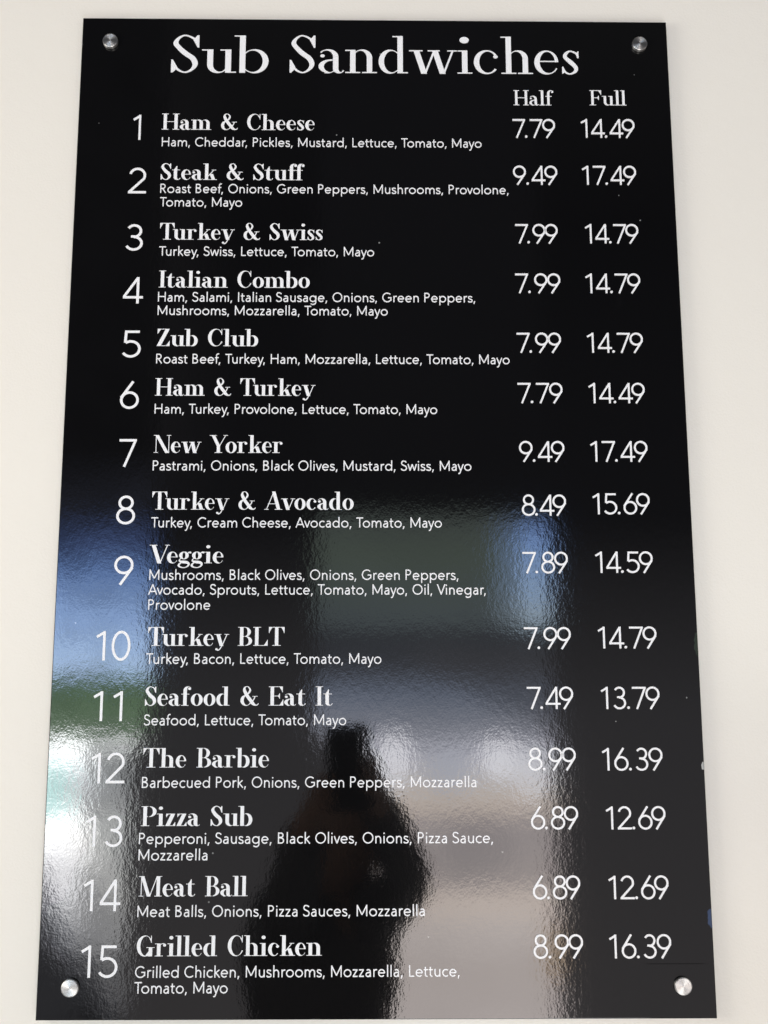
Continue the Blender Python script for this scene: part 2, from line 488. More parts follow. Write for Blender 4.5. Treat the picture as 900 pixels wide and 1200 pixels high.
    arms_m = rect(.1 + S, .5 - h * .5, ex - .12, .5 + h * .5) + rect(ex - .12 - h, .36, ex - .12, .64) + \
        [[(ex - .12, .36), (ex - .12, .64), (ex - .22, .5)]]
    arms_b = rect(.02, 0, ex + .03, h) + beak(ex + .03, h * .5, .32, .17) + rect(ex + .03 - h, 0, ex + .03, .32)
    G['E'] = (stem(.1, 0, 1) + arms_t + arms_m + arms_b, ex + .06)
    G['F'] = (stem(.1, 0, 1) + arms_t + arms_m + foot(.1, rr=.11), ex + .03)
    G['L'] = (stem(.1, 0, 1) + head(.1, 1, rr=.11) + arms_b, ex + .06)
    tw = 0.60 + S * .6
    tc = .02 + tw / 2
    G['T'] = (stem(tc - r, 0, 1) + foot(tc - r, l=.11, rr=.11) + rect(.02, 1 - h, .02 + tw, 1) + rect(.02, .68, .02 + h, 1) + rect(.02 + tw - h, .68, .02 + tw, 1) +
              [[(.02, .68), (.17, 1 - h * .5), (.02, 1 - h * .5)], [(.02 + tw, .68), (.02 + tw, 1 - h * .5), (tw - .13, 1 - h * .5)]], tw + .04)
    mw = 0.56 + S * .8
    G['M'] = (stem(.10, 0, 1, h * 1.2) + stem(.10 + mw, 0, 1) + diag(.1 + mw * .5 - S * .45, 0, .08, 1, S * 1.02) + diag(.1 + mw * .5 + S * .2, 0, .1 + mw, 1, h * 1.3) +
              foot(.10, w=h) + foot(.10 + mw) + rect(.0, 1 - h, .1 + S, 1) + rect(.1 + mw, 1 - h, .1 + mw + S + v, 1), .2 + mw + S)
    nw = 0.52 + S * .5
    G['N'] = (stem(.10, 0, 1, h * 1.2) + stem(.10 + nw, -.01, 1, h * 1.2) + diag(.1 + nw - S * .95, -.01, .07, 1, S * 1.1) + foot(.10, w=h) +
              rect(0, 1 - h, .1 + S, 1) + head(.1 + nw, 1, w=h), .2 + nw)
    aw = 0.58 + S * .7
    G['A'] = (diag(.07, 0, .07 + aw * .5, 1.01, h * 1.3) + diag(.05 + aw - S, 0, .07 + aw * .5 - S * .5, 1.01, S * 1.06) +
              rect(.16, .31, aw - S * .5, .31 + h) + rect(0, 0, .19, h) + rect(aw - S - .06, 0, aw + .14, h), aw + .14)
    vW = 0.56 + S * .75
    G['V'] = (vee(.08, vW, 0, 1, S * 1.08) + rect(0, 1 - h, .17 + S, 1) + rect(vW - .03, 1 - h, vW + .18, 1), vW + .16)
    yb = .08 + vW * .5
    G['Y'] = (stem(yb - r, 0, .42) + foot(yb - r, l=.1, rr=.1) + diag(yb - r, .38, .08, 1, S * 1.05) + diag(yb + r - h * 1.6, .38, vW + .06, 1, h * 1.3) +
              rect(0, 1 - h, .17 + S, 1) + rect(vW - .03, 1 - h, vW + .18, 1), vW + .16)
    zW = .58
    G['Z'] = (diag(.03, h * .5, zW - S * 1.15, 1 - h * .5, S * 1.15) + rect(.05, 1 - h, zW, 1) + rect(.03, 0, zW + .02, h) +
              [[(.05, 1), (.2, 1 - h * .5), (.05, .7)], [(zW + .02, 0), (zW + .02, .32), (zW - .14, h * .5)]], zW + .05)
    bw = .1 + S + .36
    G['B'] = (stem(.1, 0, 1) + rect(.015, 1 - h, .3, 1) + rect(.015, 0, .3, h) + rect(.1, .51 - h, .3, .51) +
              ring(.05, .51 - h, bw - .03, 1, S, S * .95, h, h, -90, 90) + ring(.05, 0, bw + .03, .51, S, S, h, h, -90, 90) , bw + .06)
    G['P'] = (stem(.1, 0, 1) + rect(.015, 1 - h, .3, 1) + rect(.1, .46, .3, .46 + h) + foot(.1, rr=.11) +
              ring(.05, .46, bw + .04, 1, S, S, h, h, -90, 90), bw + .06)
    cw = .60 + r
    hook_t = rect(cw - .02 - h, .66, cw - .02, 1.0) + [[(cw - .02, .66), (cw - .02, .80), (cw - .13, .88), (cw - .02 - h, .72)]]
    G['C'] = (ring(.03, -ov, cw + .04, 1 + ov, S, h * 2, h * 1.2, h * 1.2, 42, 332) + hook_t, cw + .04)
    G['G'] = (ring(.03, -ov, cw + .04, 1 + ov, S, h * 2, h * 1.2, h * 1.2, 42, 300) + hook_t + stem(cw - S * .9, .0, .44) +
              rect(cw - S * .9 - .1, .44 - h, cw + S * .1 + .09, .44) + [[(cw - S * .9, 0), (cw - S * .9, .25), (cw - S * .9 - .14, .03)]], cw + .12)
    W = .50 + r * .5
    G['S'] = (spline_w([(W - .045, .70, h), (W - .10, .89, h * 1.6), (W * .52, 1 + ov - h * .6, h * 1.2), (.165, .93, S * .5), (.095 + r * .3, .79, S * .86), (.16 + r * .3, .65, S * .95),
                        (W * .52, .515, S * 1.08), (W - .13, .38, S * 1.05), (W - .085, .22, S * .9), (W - .14, .08, S * .55), (W * .52, -ov + h * .6, h * 1.2),
                        (.145, .09, h * 1.6), (.065, .31, h)]) +
              [[(W - .125, .875), (W - .055, 1.0), (W - .025, 1.0), (W - .025, .67), (W - .05, .67)]] +
              [[(.04, 0), (.07, 0), (.15, .125), (.068, .34), (.04, .34)]], W + .025)
    G['&'] = (ring(.05, -ov, .50 + r * .3, .56, S * .95, h * 1.6, h * 1.3, h, 100, 330) +
              spline_w([(.24, .54, h), (.36, .61, h * 2), (.44, .72, S * .55), (.465, .84, S * .5), (.40, .965, h * 1.5), (.325, 1.0, h), (.235, .95, S * .45),
                        (.215, .82, S * .82), (.27, .66, S * .95), (.36, .48, S * 1.0), (.50, .26, S * 1.0), (.60, .10, S * .95), (.71, .025, h * 2.4), (.80, .045, h * 1.4), (.835, .12, h)]) +
              spline_w([(.43, .06, h), (.56, .2, h * 1.4), (.645, .36, h * 1.6), (.68, .48, h * 1.5)]) + rect(.57, .5 - h, .80, .5), .86)
    G[' '] = ([], .40)
    return G


def spline_w(p3, n=6):
    q = spline(p3, n)
    return stroke([(a, b) for a, b, _ in q], [c for _, _, c in q])


def sans_font(w):
    """An even-stroke geometric sans of stroke width w."""
    X = X_SANS
    h = w / 2
    G = {}
    A = 1.04                        # ascender

    def st(*pts):
        return stroke(list(pts), w)

    def el(x0, y0, x1, y1, a0=0, a1=360):
        return stroke(arc((x0 + x1) / 2, (y0 + y1) / 2, (x1 - x0) / 2 - h, (y1 - y0) / 2 - h, a0, a1), w)
    o = 0.012
    G['o'] = (el(.06, -o, .80, X + o), .86)
    G['a'] = (st((.53, 0), (.53, .42)) + el(.10, .22, .53 + h, X + o, 0, 140) +
              stroke([(.53, .385), (.36, .385)] + arc(.30, .20, .21 - h + .02, .215 - h + .0, 95, 270) +
                     spline([(.32, h - o), (.43, .07), (.505, .19)], 5), w), .70)
    G['b'] = (st((.11 + h, 0), (.11 + h, A)) + el(.11, -o, .82, X + o), .88)
    G['d'] = (st((.77 - h, 0), (.77 - h, A)) + el(.06, -o, .77, X + o), .88)
    G['p'] = (st((.11 + h, -.30), (.11 + h, X)) + el(.11, -o, .82, X + o), .88)
    G['g'] = (st((.77 - h, X), (.77 - h, -.04)) + el(.06, -o, .77, X + o) + el(.09, -.32, .77, .25, 0, -145), .88)
    G['c'] = (el(.06, -o, .76, X + o, 48, 312), .68)
    G['e'] = (el(.06, -o, .74, X + o, 0, 318) + st((.08, .34), (.74 - h, .34)), .80)
    G['f'] = (st((.19, 0), (.19, .78)) + el(.19 - h, .55, .62, A + .02, 180, 68) + st((.03, X - h), (.40, X - h)), .43)
    G['h'] = (st((.11 + h, 0), (.11 + h, A)) + stroke([(.67 - h, 0), (.67 - h, .38)] + arc(.39, .38, .28 - h, X + o - h - .38, 0, 180), w), .78)
    G['n'] = (st((.11 + h, 0), (.11 + h, X)) + stroke([(.67 - h, 0), (.67 - h, .38)] + arc(.39, .38, .28 - h, X + o - h - .38, 0, 180), w), .78)
    G['u'] = (st((.67 - h, 0), (.67 - h, X)) + stroke([(.11 + h, X), (.11 + h, .285)] + arc(.39, .285, .28 - h, .285 + o - h, 180, 360), w), .78)
    G['m'] = (st((.11 + h, 0), (.11 + h, X)) + stroke([(.63 - h, 0), (.63 - h, .40)] + arc(.37, .40, .26 - h, X + o - h - .40, 0, 180), w) +
              stroke([(1.15 - w, 0), (1.15 - w, .40)] + arc(.89 - h, .40, .26 - h, X + o - h - .40, 0, 180), w), 1.19)
    G['r'] = (st((.11 + h, 0), (.11 + h, X)) + stroke(arc(.38, .36, .27 - h, X + o - h - .36, 180, 66), w), .50)
    G['i'] = (st((.11 + h, 0), (.11 + h, X)) + ball(.11 + h, .90, w * .62), .33)
    G['l'] = (st((.11 + h, 0), (.11 + h, A)), .33)
    G['k'] = (st((.11 + h, 0), (.11 + h, A)) + st((.57, X), (.17, .35)) + st((.25, .40), (.62, 0)), .69)
    s = spline([(.46, .535), (.40, .60), (.28, X - h + o), (.15, .60), (.125, .49), (.19, .395), (.32, .335), (.45, .265), (.485, .165), (.43, .065), (.28, h - o), (.15, .06), (.075, .145)], 6)
    G['s'] = (stroke(s, w), .58)
    G['t'] = (stroke([(.19, .86), (.19, .20)] + arc(.19 + .15, .19, .15, .19 + o - h, 180, 290), w) + st((.03, X - h), (.42, X - h)), .47)
    G['v'] = (st((.06, X), (.315, .03)) + st((.315, .03), (.57, X)) + rect(.315 - h, 0, .315 + h, .06), .63)
    G['y'] = (st((.06, X), (.32, .02)) + st((.585, X), (.24, -.22), (.20, -.265), (.13, -.28), (.07, -.27)), .64)
    G['w'] = (st((.05, X), (.25, .02)) + st((.25, .02), (.47, X - .02)) + st((.47, X - .02), (.69, .02)) + st((.69, .02), (.89, X)) +
              rect(.25 - h, 0, .25 + h, .05) + rect(.69 - h, 0, .69 + h, .05), .94)
    G['z'] = (st((.06, X - h), (.51, X - h)) + st((.06, h), (.53, h)) + st((.10, h), (.48, X - h)), .60)
    G[','] = ([[(.10, .13), (.235, .13), (.135, -.16), (.045, -.16)]], .36)
    G['.'] = (ball(.17, w * .70, w * .70), .40)
    G[' '] = ([], .36)
    # capitals
    G['H'] = (st((.12 + h, 0), (.12 + h, 1)) + st((.92 - h, 0), (.92 - h, 1)) + st((.12, .53), (.92, .53)), 1.04)
    G['C'] = (el(.07, -o, 1.09, 1 + o, 45, 315), 1.0)
    G['G'] = (el(.07, -o, 1.09, 1 + o, 45, 333) + st((.66, .47), (1.03, .47)) + st((1.03 - h, .5), (1.03 - h, .15)), 1.12)
    G['O'] = (el(.07, -o, 1.09, 1 + o), 1.16)
    G['P'] = (st((.12 + h, 0), (.12 + h, 1)) + stroke([(.13, 1 - h), (.40, 1 - h)] + arc(.40, .72, .28 - h, .28 - h, 90, -90) + [(.13, .44 + h)], w), .78)
    G['R'] = (G['P'][0] + st((.38, .46), (.70, 0)), .82)
    G['B'] = (st((.12 + h, 0), (.12 + h, 1)) + stroke([(.13, 1 - h), (.40, 1 - h)] + arc(.40, .755, .25 - h, .245 - h, 90, -90) + [(.13, .51 + h)], w) +
              stroke([(.13, .53), (.43, .53)] + arc(.43, .275, .28 - h, .275 - h, 90, -90) + [(.13, h)], w), .84)
    G['L'] = (st((.12 + h, 0), (.12 + h, 1)) + st((.12, h), (.62, h)), .68)
    G['M'] = (st((.12 + h, 0), (.12 + h, 1)) + st((1.12 - h, 0), (1.12 - h, 1)) + st((.12 + h, .96), (.62, .14)) + st((.62, .14), (1.12 - h, .96)), 1.24)
    G['T'] = (st((.37, 0), (.37, 1)) + st((.02, 1 - h), (.72, 1 - h)), .74)
    G['I'] = (st((.13 + h, 0), (.13 + h, 1)), .38)
    G['A'] = (st((.06, 0), (.46, .97)) + st((.46, .97), (.87, 0)) + st((.20, .30), (.73, .30)) + rect(.46 - h, .92, .46 + h, 1.0), .93)
    G['V'] = (st((.04, 1), (.42, .03)) + st((.42, .03), (.81, 1)) + rect(.42 - h, 0, .42 + h, .08), .85)
    S = spline([(.60, .82), (.52, .91), (.37, 1 - h + o), (.20, .93), (.13, .76), (.19, .62), (.36, .53), (.54, .44), (.62, .28), (.56, .11), (.36, h - o), (.19, .08), (.08, .20)], 6)
    G['S'] = (stroke(S, w), .73)
    # figures
    G['0'] = (el(.07, -o, .71, 1 + o), .785)
    G['1'] = (st((.42, 0), (.42, 1)) + st((.16, .80), (.42 + h * .4, .985 - h * .5)), .785)
    G['2'] = (stroke(arc(.385, .70, .29 - h + .01, .31 - h, 165, -28) + [(.10, h)], w) + st((.07, h), (.70, h)), .785)
    G['3'] = (stroke(arc(.375, .745, .26 - h, .265 - h, 150, -88) , w) + stroke(arc(.37, .275, .30 - h, .287 - h, 92, -155), w) + st((.27, .535), (.40, .535)), .785)
    G['4'] = (st((.55, 0), (.55, 1)) + st((.54, .97), (.085, .255)) + st((.05, .235), (.73, .235)), .785)
    G['5'] = (st((.165, 1 - h), (.64, 1 - h)) + st((.195, 1), (.165, .545)) + stroke(arc(.355, .315, .335 - h, .325 - h, 128, -148), w), .785)
    G['6'] = (el(.07, -o, .71, .635) + st((.50, 1.0), (.105, .40)), .785)
    G['9'] = (el(.07, 1 - .635, .71, 1 + o) + st((.28, 0), (.675, .60)), .785)
    G['7'] = (st((.07, 1 - h), (.70, 1 - h)) + st((.66, 1 - h), (.27, 0)), .785)
    G['8'] = (el(.13, .50, .65, 1 + o) + el(.07, -o, .71, .50 + w), .785)
    return G


KERN = {'.4': .09, '.7': .06, '.8': .10, '.9': .09, '.6': .10, '.5': .08, '.3': .08, '4.': .02, '2.': .02, 'To': -.12, 'Tu': -.10, 'Te': -.10, 'Pa': -.04, 'Av': -.06, 'Ve': -.11, 'Vi': -.06, 'Yo': -.10, 'Ma': 0.0, 'ay': -.03, 'yo': -.03,
        'ro': -.02, 'ov': -.03, 've': -.03, 'r,': -.08, 'y,': -.09, 'vo': -.03, 'ke': -.03, 'ff': -.06, 'f,': -.06, 'Pr': 0,
        '7.': -.05}
_cache = {}


def glyph_mesh(font, key, ch):
    """(vertices, triangles, outline edges) of one character, united."""
    k = (key, ch)
    if k not in _cache:
        polys = font[ch][0]
        vs, fs, seen = [], [], {}
        for p in polys:
            idx = []
            for x, y in p:
                q = (round(x, 4), round(y, 4))
                if q not in seen:
                    seen[q] = len(vs)
                    vs.append(Vector(q))
                if not idx or idx[-1] != seen[q]:
                    idx.append(seen[q])
            if len(idx) > 2 and idx[0] == idx[-1]:
                idx.pop()
            if len(set(idx)) < 3:
                continue
            ar = sum(vs[idx[i]].x * vs[idx[(i + 1) % len(idx)]].y - vs[idx[(i + 1) % len(idx)]].x * vs[idx[i]].y for i in range(len(idx)))
            if abs(ar) < 1e-8:
                continue
            fs.append(idx if ar > 0 else idx[::-1])
        if not fs:
            _cache[k] = ([], [], [])
            return _cache[k]
        v, e, f, ov_, oe, of = delaunay_2d_cdt(vs, [], fs, 0, 1e-5)
        tris = []
        for t, src in zip(f, of):
            if src:
                a, b, c = (v[i] for i in t)
                if (b.x - a.x) * (c.y - a.y) - (c.x - a.x) * (b.y - a.y) < 0:
                    t = t[::-1]
                tris.append(tuple(t))
        cnt = {}
        for t in tris:
            for i in range(3):
                cnt[(t[i], t[(i + 1) % 3])] = 1
        out = [ed for ed in cnt if (ed[1], ed[0]) not in cnt]
        _cache[k] = ([(p.x, p.y) for p in v], tris, out)
    return _cache[k]


def line_mesh(name, text, font, key, x0, x1, y, cap, depth, max_track=0.04, report=None):
    """One line of raised lettering fitted between x0 and x1 (metres on the board)."""
    pen, place = 0.0, []
    for i, c in enumerate(text):
        if i:
            pen += KERN.get(text[i - 1] + c, 0.0)
        place.append(pen)
        pen += font[c][1]

    def ext(tr, first):
        xs = [p[0] for p in glyph_mesh(font, key, text[0 if first else -1])[0]]
        return min(xs) if first else max(xs)
    lo, hi = place[0] + ext(0, True), place[-1] + ext(0, False)
    n = len(text) - 1
    want = (x1 - x0) / cap
    track = 0.0
    if n:
        track = max(-max_track, min(max_track, (want - (hi - lo)) / n))
    sx = want / (hi - lo + track * n)
    if len(text) == 1:
        sx = max(.9, min(1.1, sx))
    if report is not None:
        report.append((text, round(track, 3), round(sx, 3)))
    V, F = [], []
    for i, c in enumerate(text):
        vs, ts, out = glyph_mesh(font, key, c)
        b = len(V)
        m = len(vs)
        for px, py in vs:
            V.append((x0 + (px + place[i] + track * i - lo) * sx * cap, y + py * cap, depth))
        used = sorted({q for ed in out for q in ed})
        low = {}
        for q in used:
            low[q] = len(V)
            V.append((V[b + q][0], V[b + q][1], 0.0))
        F += [(b + t[0], b + t[1], b + t[2]) for t in ts]
        F += [(b + p, low[p], low[q], b + q) for p, q in out]
    me = bpy.data.meshes.new(name)
    me.from_pydata(V, [], F)
    me.update()
    return me


# ---------------------------------------------------------------- objects
def link(name, me, mat, parent=None):
    if mat is not None and not me.materials:
        me.materials.append(mat)
    me.name = name
    o = bpy.data.objects.new(name, me)
    COL.objects.link(o)
    if parent is not None:
        o.parent = parent
    return o


def mesh(name, verts, faces):
    me = bpy.data.meshes.new(name)
    me.from_pydata([tuple(p) for p in verts], [], faces)
    me.update()
    return me


def lathe(name, prof, n=48):
    """Revolve (radius, height) pairs about local Z; ends are closed."""
    V, F = [], []
    for r, z in prof:
        for k in range(n):
            a = 2 * math.pi * k / n
            V.append((r * math.cos(a), r * math.sin(a), z))
    for i in range(len(prof) - 1):
        for k in range(n):
            F.append((i * n + k, i * n + (k + 1) % n, (i + 1) * n + (k + 1) % n, (i + 1) * n + k))
    F.append(tuple(range(n))[::-1])
    F.append(tuple(range((len(prof) - 1) * n, len(prof) * n)))
    return mesh(name, V, F)


# wall behind the board
GAP, THICK = 0.005, 0.005
wy = THICK + GAP
X0, X1, ZB, ZT = -3.2, 3.8, 0.0, 3.4
wall = link('wall', mesh('wall', [(x, y, z) for y in (wy, wy + 0.12) for z in (ZB, ZT) for x in (X0, X1)],
                         [(0, 1, 3, 2), (5, 4, 6, 7), (0, 2, 6, 4), (1, 5, 7, 3), (2, 3, 7, 6), (0, 4, 5, 1)]), WALL)
wall['kind'] = 'structure'
wall['label'] = 'plain cream painted wall behind the black menu board'
wall['category'] = 'wall'

# the panel: a thin sheet with a small bevel round its face
corners = [(0.0, 0.0), (0.60000, -0.0009), (0.5985, 0.96877), (-0.0015, 0.96969)]


def inset(c, d):
    cx, cy = 0.3, 0.485
    return [(x + (d if x < cx else -d), y + (d if y < cy else -d)) for x, y in c]


NB = 5
loops = []
bev = 0.0007
for k in range(NB + 1):
    a = math.pi / 2 * k / NB
    loops.append((inset(corners, bev * (1 - math.sin(math.pi / 2 - a))), -bev + bev * math.sin(a)))
V, F = [], []
for pts, z in [(corners, -THICK)] + loops:
    V += [(x, -z, y) for x, y in pts]
nl_ = len(loops) + 1
for i in range(nl_ - 1):
    for k in range(4):
        F.append((i * 4 + k, i * 4 + (k + 1) % 4, (i + 1) * 4 + (k + 1) % 4, (i + 1) * 4 + k))
F.append(tuple(range((nl_ - 1) * 4, nl_ * 4)))
F.append((3, 2, 1, 0))
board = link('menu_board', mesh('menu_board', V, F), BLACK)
board.data.materials.append(EDGE)
for p in board.data.polygons:
    if p.normal.y > -0.98:
        p.material_index = 1
board.location = (0, 0, Z0)
board['label'] = 'glossy black sub sandwich menu board with white lettering, fixed by four steel studs'
board['category'] = 'menu board'

# lettering, in millimetres on the board: text, left, right, baseline
TITLE = serif_font(0.098, 0.027)
HEAD = serif_font(0.120, 0.034)
NAME = serif_font(0.152, 0.030)
FIG = sans_font(0.088)
BODY = sans_font(0.110)
SEAT = 0.00012


def letter(kind, text, x0, x1, y, font, key, cap, depth=0.00035, track=0.0):
    me = line_mesh(kind, text, font, key, x0 / 1000, x1 / 1000, 0.0, cap / 1000, depth, track)
    for i, vv in enumerate(me.vertices):
        x, yy, z = vv.co
        vv.co = (x, -(SEAT + z) if z > 0 else 0.0002, yy)
    o = link(kind, me, VINYL, board)
    o.location = (0, 0, y / 1000)
    return o


letter('title_lettering', 'Sub', 90.2, 189.3, 909.0, TITLE, 'title', 41.6)
letter('title_lettering', 'Sandwiches', 210.9, 506.8, 909.4, TITLE, 'title', 41.6)
letter('column_heading', 'Half', 438.8, 479.7, 874.6, HEAD, 'head', 16.5)
letter('column_heading', 'Full', 516.4, 553.9, 875.0, HEAD, 'head', 16.5)
NUMBERS = [('1', 54.0, 61.5, 834.7),
    ('2', 51.6, 69.5, 777.0),
    ('3', 51.3, 69.6, 716.7),
    ('4', 50.8, 70.4, 661.5),
    ('5', 52.2, 70.2, 606.5),
    ('6', 52.0, 70.2, 555.0),
    ('7', 53.2, 69.7, 497.6),
    ('8', 52.9, 70.7, 442.1),
    ('9', 53.0, 71.1, 384.4),
    ('10', 38.9, 71.0, 313.9),
    ('11', 38.7, 65.7, 258.6),
    ('12', 39.1, 70.1, 202.9),
    ('13', 37.1, 70.1, 147.2),
    ('14', 37.2, 70.6, 91.7),
    ('15', 37.4, 70.1, 35.5)]
NAMES = [('Ham & Cheese', 82.9, 237.0, 846.0),
    ('Steak & Stuff', 83.6, 227.2, 791.8),
    ('Turkey & Swiss', 84.9, 245.9, 728.2),
    ('Italian Combo', 85.5, 233.7, 678.2),
    ('Zub Club', 85.6, 184.0, 618.1),
    ('Ham & Turkey', 85.5, 240.3, 568.1),
    ('New Yorker', 85.9, 209.2, 511.4),
    ('Turkey & Avocado', 86.4, 277.6, 456.1),
    ('Veggie', 85.6, 155.1, 404.8),
    ('Turkey BLT', 87.0, 213.6, 327.4),
    ('Seafood & Eat It', 86.2, 258.8, 272.5),
    ('The Barbie', 86.4, 201.0, 216.9),
    ('Pizza Sub', 86.4, 186.8, 165.2),
    ('Meat Ball', 86.3, 183.8, 104.2),
    ('Grilled Chicken', 86.5, 250.7, 53.3)]
INGREDIENTS = [('Ham, Cheddar, Pickles, Mustard, Lettuce, Tomato, Mayo', 83.6, 405.5, 827.8),
    ('Roast Beef, Onions, Green Peppers, Mushrooms, Provolone,', 83.7, 431.7, 777.6),
    ('Tomato, Mayo', 83.8, 165.6, 763.2),
    ('Turkey, Swiss, Lettuce, Tomato, Mayo', 84.7, 297.1, 711.2),
    ('Ham, Salami, Italian Sausage, Onions, Green Peppers,', 85.2, 396.5, 663.6),
    ('Mushrooms, Mozzarella, Tomato, Mayo', 85.3, 310.4, 649.8),
    ('Roast Beef, Turkey, Ham, Mozzarella, Lettuce, Tomato, Mayo', 85.5, 429.1, 600.4),
    ('Ham, Turkey, Provolone, Lettuce, Tomato, Mayo', 85.7, 358.0, 550.1),
    ('Pastrami, Onions, Black Olives, Mustard, Swiss, Mayo', 85.8, 390.2, 494.1),
    ('Turkey, Cream Cheese, Avocado, Tomato, Mayo', 86.2, 361.3, 438.9),
    ('Mushrooms, Black Olives, Onions, Green Peppers,', 86.2, 376.4, 389.0),
    ('Avocado, Sprouts, Lettuce, Tomato, Mayo, Oil, Vinegar,', 85.6, 401.9, 375.1),
    ('Provolone', 86.1, 144.0, 360.9),
    ('Turkey, Bacon, Lettuce, Tomato, Mayo', 85.9, 303.8, 310.7),
    ('Seafood, Lettuce, Tomato, Mayo', 85.7, 271.4, 254.7),
    ('Barbecued Pork, Onions, Green Peppers, Mozzarella', 86.0, 390.2, 198.8),
    ('Pepperoni, Sausage, Black Olives, Onions, Pizza Sauce,', 85.1, 404.6, 149.5),
    ('Mozzarella', 85.2, 147.1, 135.2),
    ('Meat Balls, Onions, Pizza Sauces, Mozzarella', 86.0, 342.3, 86.6),
    ('Grilled Chicken, Mushrooms, Mozzarella, Lettuce,', 85.8, 372.8, 35.2),
    ('Tomato, Mayo', 85.6, 167.8, 22.0)]
HALF = [('7.79', 437.2, 480.3, 838.7),
    ('9.49', 436.5, 481.1, 787.8),
    ('7.99', 437.4, 479.7, 725.3),
    ('7.99', 436.3, 480.9, 673.3),
    ('7.99', 436.4, 479.8, 612.0),
    ('7.79', 436.1, 479.8, 561.1),
    ('9.49', 436.2, 479.9, 502.9),
    ('8.49', 437.6, 479.9, 450.4),
    ('7.89', 437.0, 480.0, 395.2),
    ('7.99', 436.8, 480.6, 324.1),
    ('7.49', 438.3, 481.1, 269.0),
    ('8.99', 438.0, 481.8, 213.6),
    ('6.89', 439.2, 482.3, 161.4),
    ('6.89', 439.4, 482.3, 100.7),
    ('8.99', 438.8, 483.2, 50.2)]
FULL = [('14.49', 506.4, 561.0, 839.1),
    ('17.49', 505.9, 560.5, 788.1),
    ('14.79', 506.9, 560.2, 725.6),
    ('14.79', 505.6, 560.0, 673.5),
    ('14.79', 505.1, 560.0, 612.2),
    ('14.49', 504.9, 559.7, 561.2),
    ('17.49', 504.7, 559.9, 503.1),
    ('15.69', 505.2, 559.9, 451.8),
    ('14.59', 505.8, 560.3, 395.6),
    ('14.79', 505.8, 560.8, 324.6),
    ('13.79', 506.7, 561.2, 268.9),
    ('16.39', 505.8, 561.5, 213.4),
    ('12.69', 507.4, 561.9, 161.2),
    ('12.69', 507.6, 561.9, 100.5),
    ('16.39', 506.4, 562.0, 50.0)]

for t, a, b_, y in NUMBERS:
    letter('item_number', t, a, b_, y, FIG, 'fig', 27.2, track=0.3)
for t, a, b_, y in NAMES:
    letter('item_name', t, a, b_, y, NAME, 'name', 17.4)
for t, a, b_, y in INGREDIENTS:
    letter('ingredient_line', t, a, b_, y, BODY, 'body', 9.8)
for t, a, b_, y in HALF + FULL:
    letter('price', t, a, b_, y, FIG, 'fig', 20.3, 0.0009, track=0.3)

# steel studs through the four corners
rc = 0.0077
prof = [(0.0050, 0.0), (rc - .0004, 0.0), (rc, 0.0004), (rc, 0.0034), (rc - .0003, 0.0039), (rc - .0009, 0.0042), (0.004, 0.00425), (0.0003, 0.0043)]
cap_me = lathe('stud_cap', prof)
for p in cap_me.polygons:
    p.use_smooth = False
bar_me = lathe('stud_barrel', [(0.0055, -GAP - THICK), (0.0055, -0.0002 - THICK)], 32)
for x, y in ((28.0, 942.2), (569.5, 942.2), (29.5, 27.4), (570.6, 26.8)):
    c = link('stud', cap_me, STEEL, board)
    c.location = (x / 1000, -0.0001, y / 1000)
    c.rotation_euler = (math.pi / 2, 0, 0)
    d = link('barrel', bar_me, STEEL, c)


# ---------------------------------------------------------------- the photographer, seen in the gloss of the board
def skinned(name, joints, edges, mat, parent, root=0, sub=2):
    me = bpy.data.meshes.new(name)
    me.from_pydata([tuple(P(*j[0])) for j in joints], edges, [])
    o = link(name, me, mat, parent)
    s = o.modifiers.new('skin', 'SKIN')
    s.use_smooth_shade = True
    for i, (_, r) in enumerate(joints):
        d = me.skin_vertices[0].data[i]
        d.radius = (r, r) if isinstance(r, (int, float)) else r
        d.use_root = i == root
    q = o.modifiers.new('smooth', 'SUBSURF')
    q.levels = q.render_levels = sub
    return o


FL = -Z0                            # floor, in board height
hx, hy, hz = 0.255, 0.05, 1.54      # head centre
J = {
    'pelvis': ((0.17, -0.68, 1.60), 0.15), 'waist': ((0.17, -0.52, 1.60), 0.135), 'chest': ((0.19, -0.32, 1.60), 0.150),
    'upper': ((0.215, -0.20, 1.59), 0.105), 'neck': ((0.24, -0.095, 1.56), 0.058), 'jaw': ((hx, hy - .07, hz - .005), 0.066),
    'head': ((hx, hy + .005, hz), 0.083), 'crown': ((hx, hy + .06, hz + .01), 0.066),
    'r_sho': ((0.295, -0.13, 1.53), 0.062), 'r_elb': ((0.376, -0.045, 1.38), 0.042), 'r_wri': ((0.305, 0.130, 1.175), 0.030), 'r_palm': ((0.304, 0.172, 1.150), (0.017, 0.034)),
    'l_sho': ((0.10, -0.13, 1.52), 0.070), 'l_elb': ((0.135, -0.10, 1.34), 0.052), 'l_wri': ((0.178, 0.085, 1.175), 0.030), 'l_palm': ((0.194, 0.135, 1.150), (0.017, 0.034)),
    'r_hip': ((0.255, -0.74, 1.60), 0.095), 'r_kne': ((0.265, -1.13, 1.59), 0.062), 'r_ank': ((0.27, FL + .09, 1.62), 0.043), 'r_toe': ((0.28, FL + .035, 1.44), 0.036),
    'l_hip': ((0.085, -0.74, 1.60), 0.095), 'l_kne': ((0.075, -1.13, 1.59), 0.062), 'l_ank': ((0.07, FL + .09, 1.62), 0.043), 'l_toe': ((0.06, FL + .035, 1.44), 0.036),
}
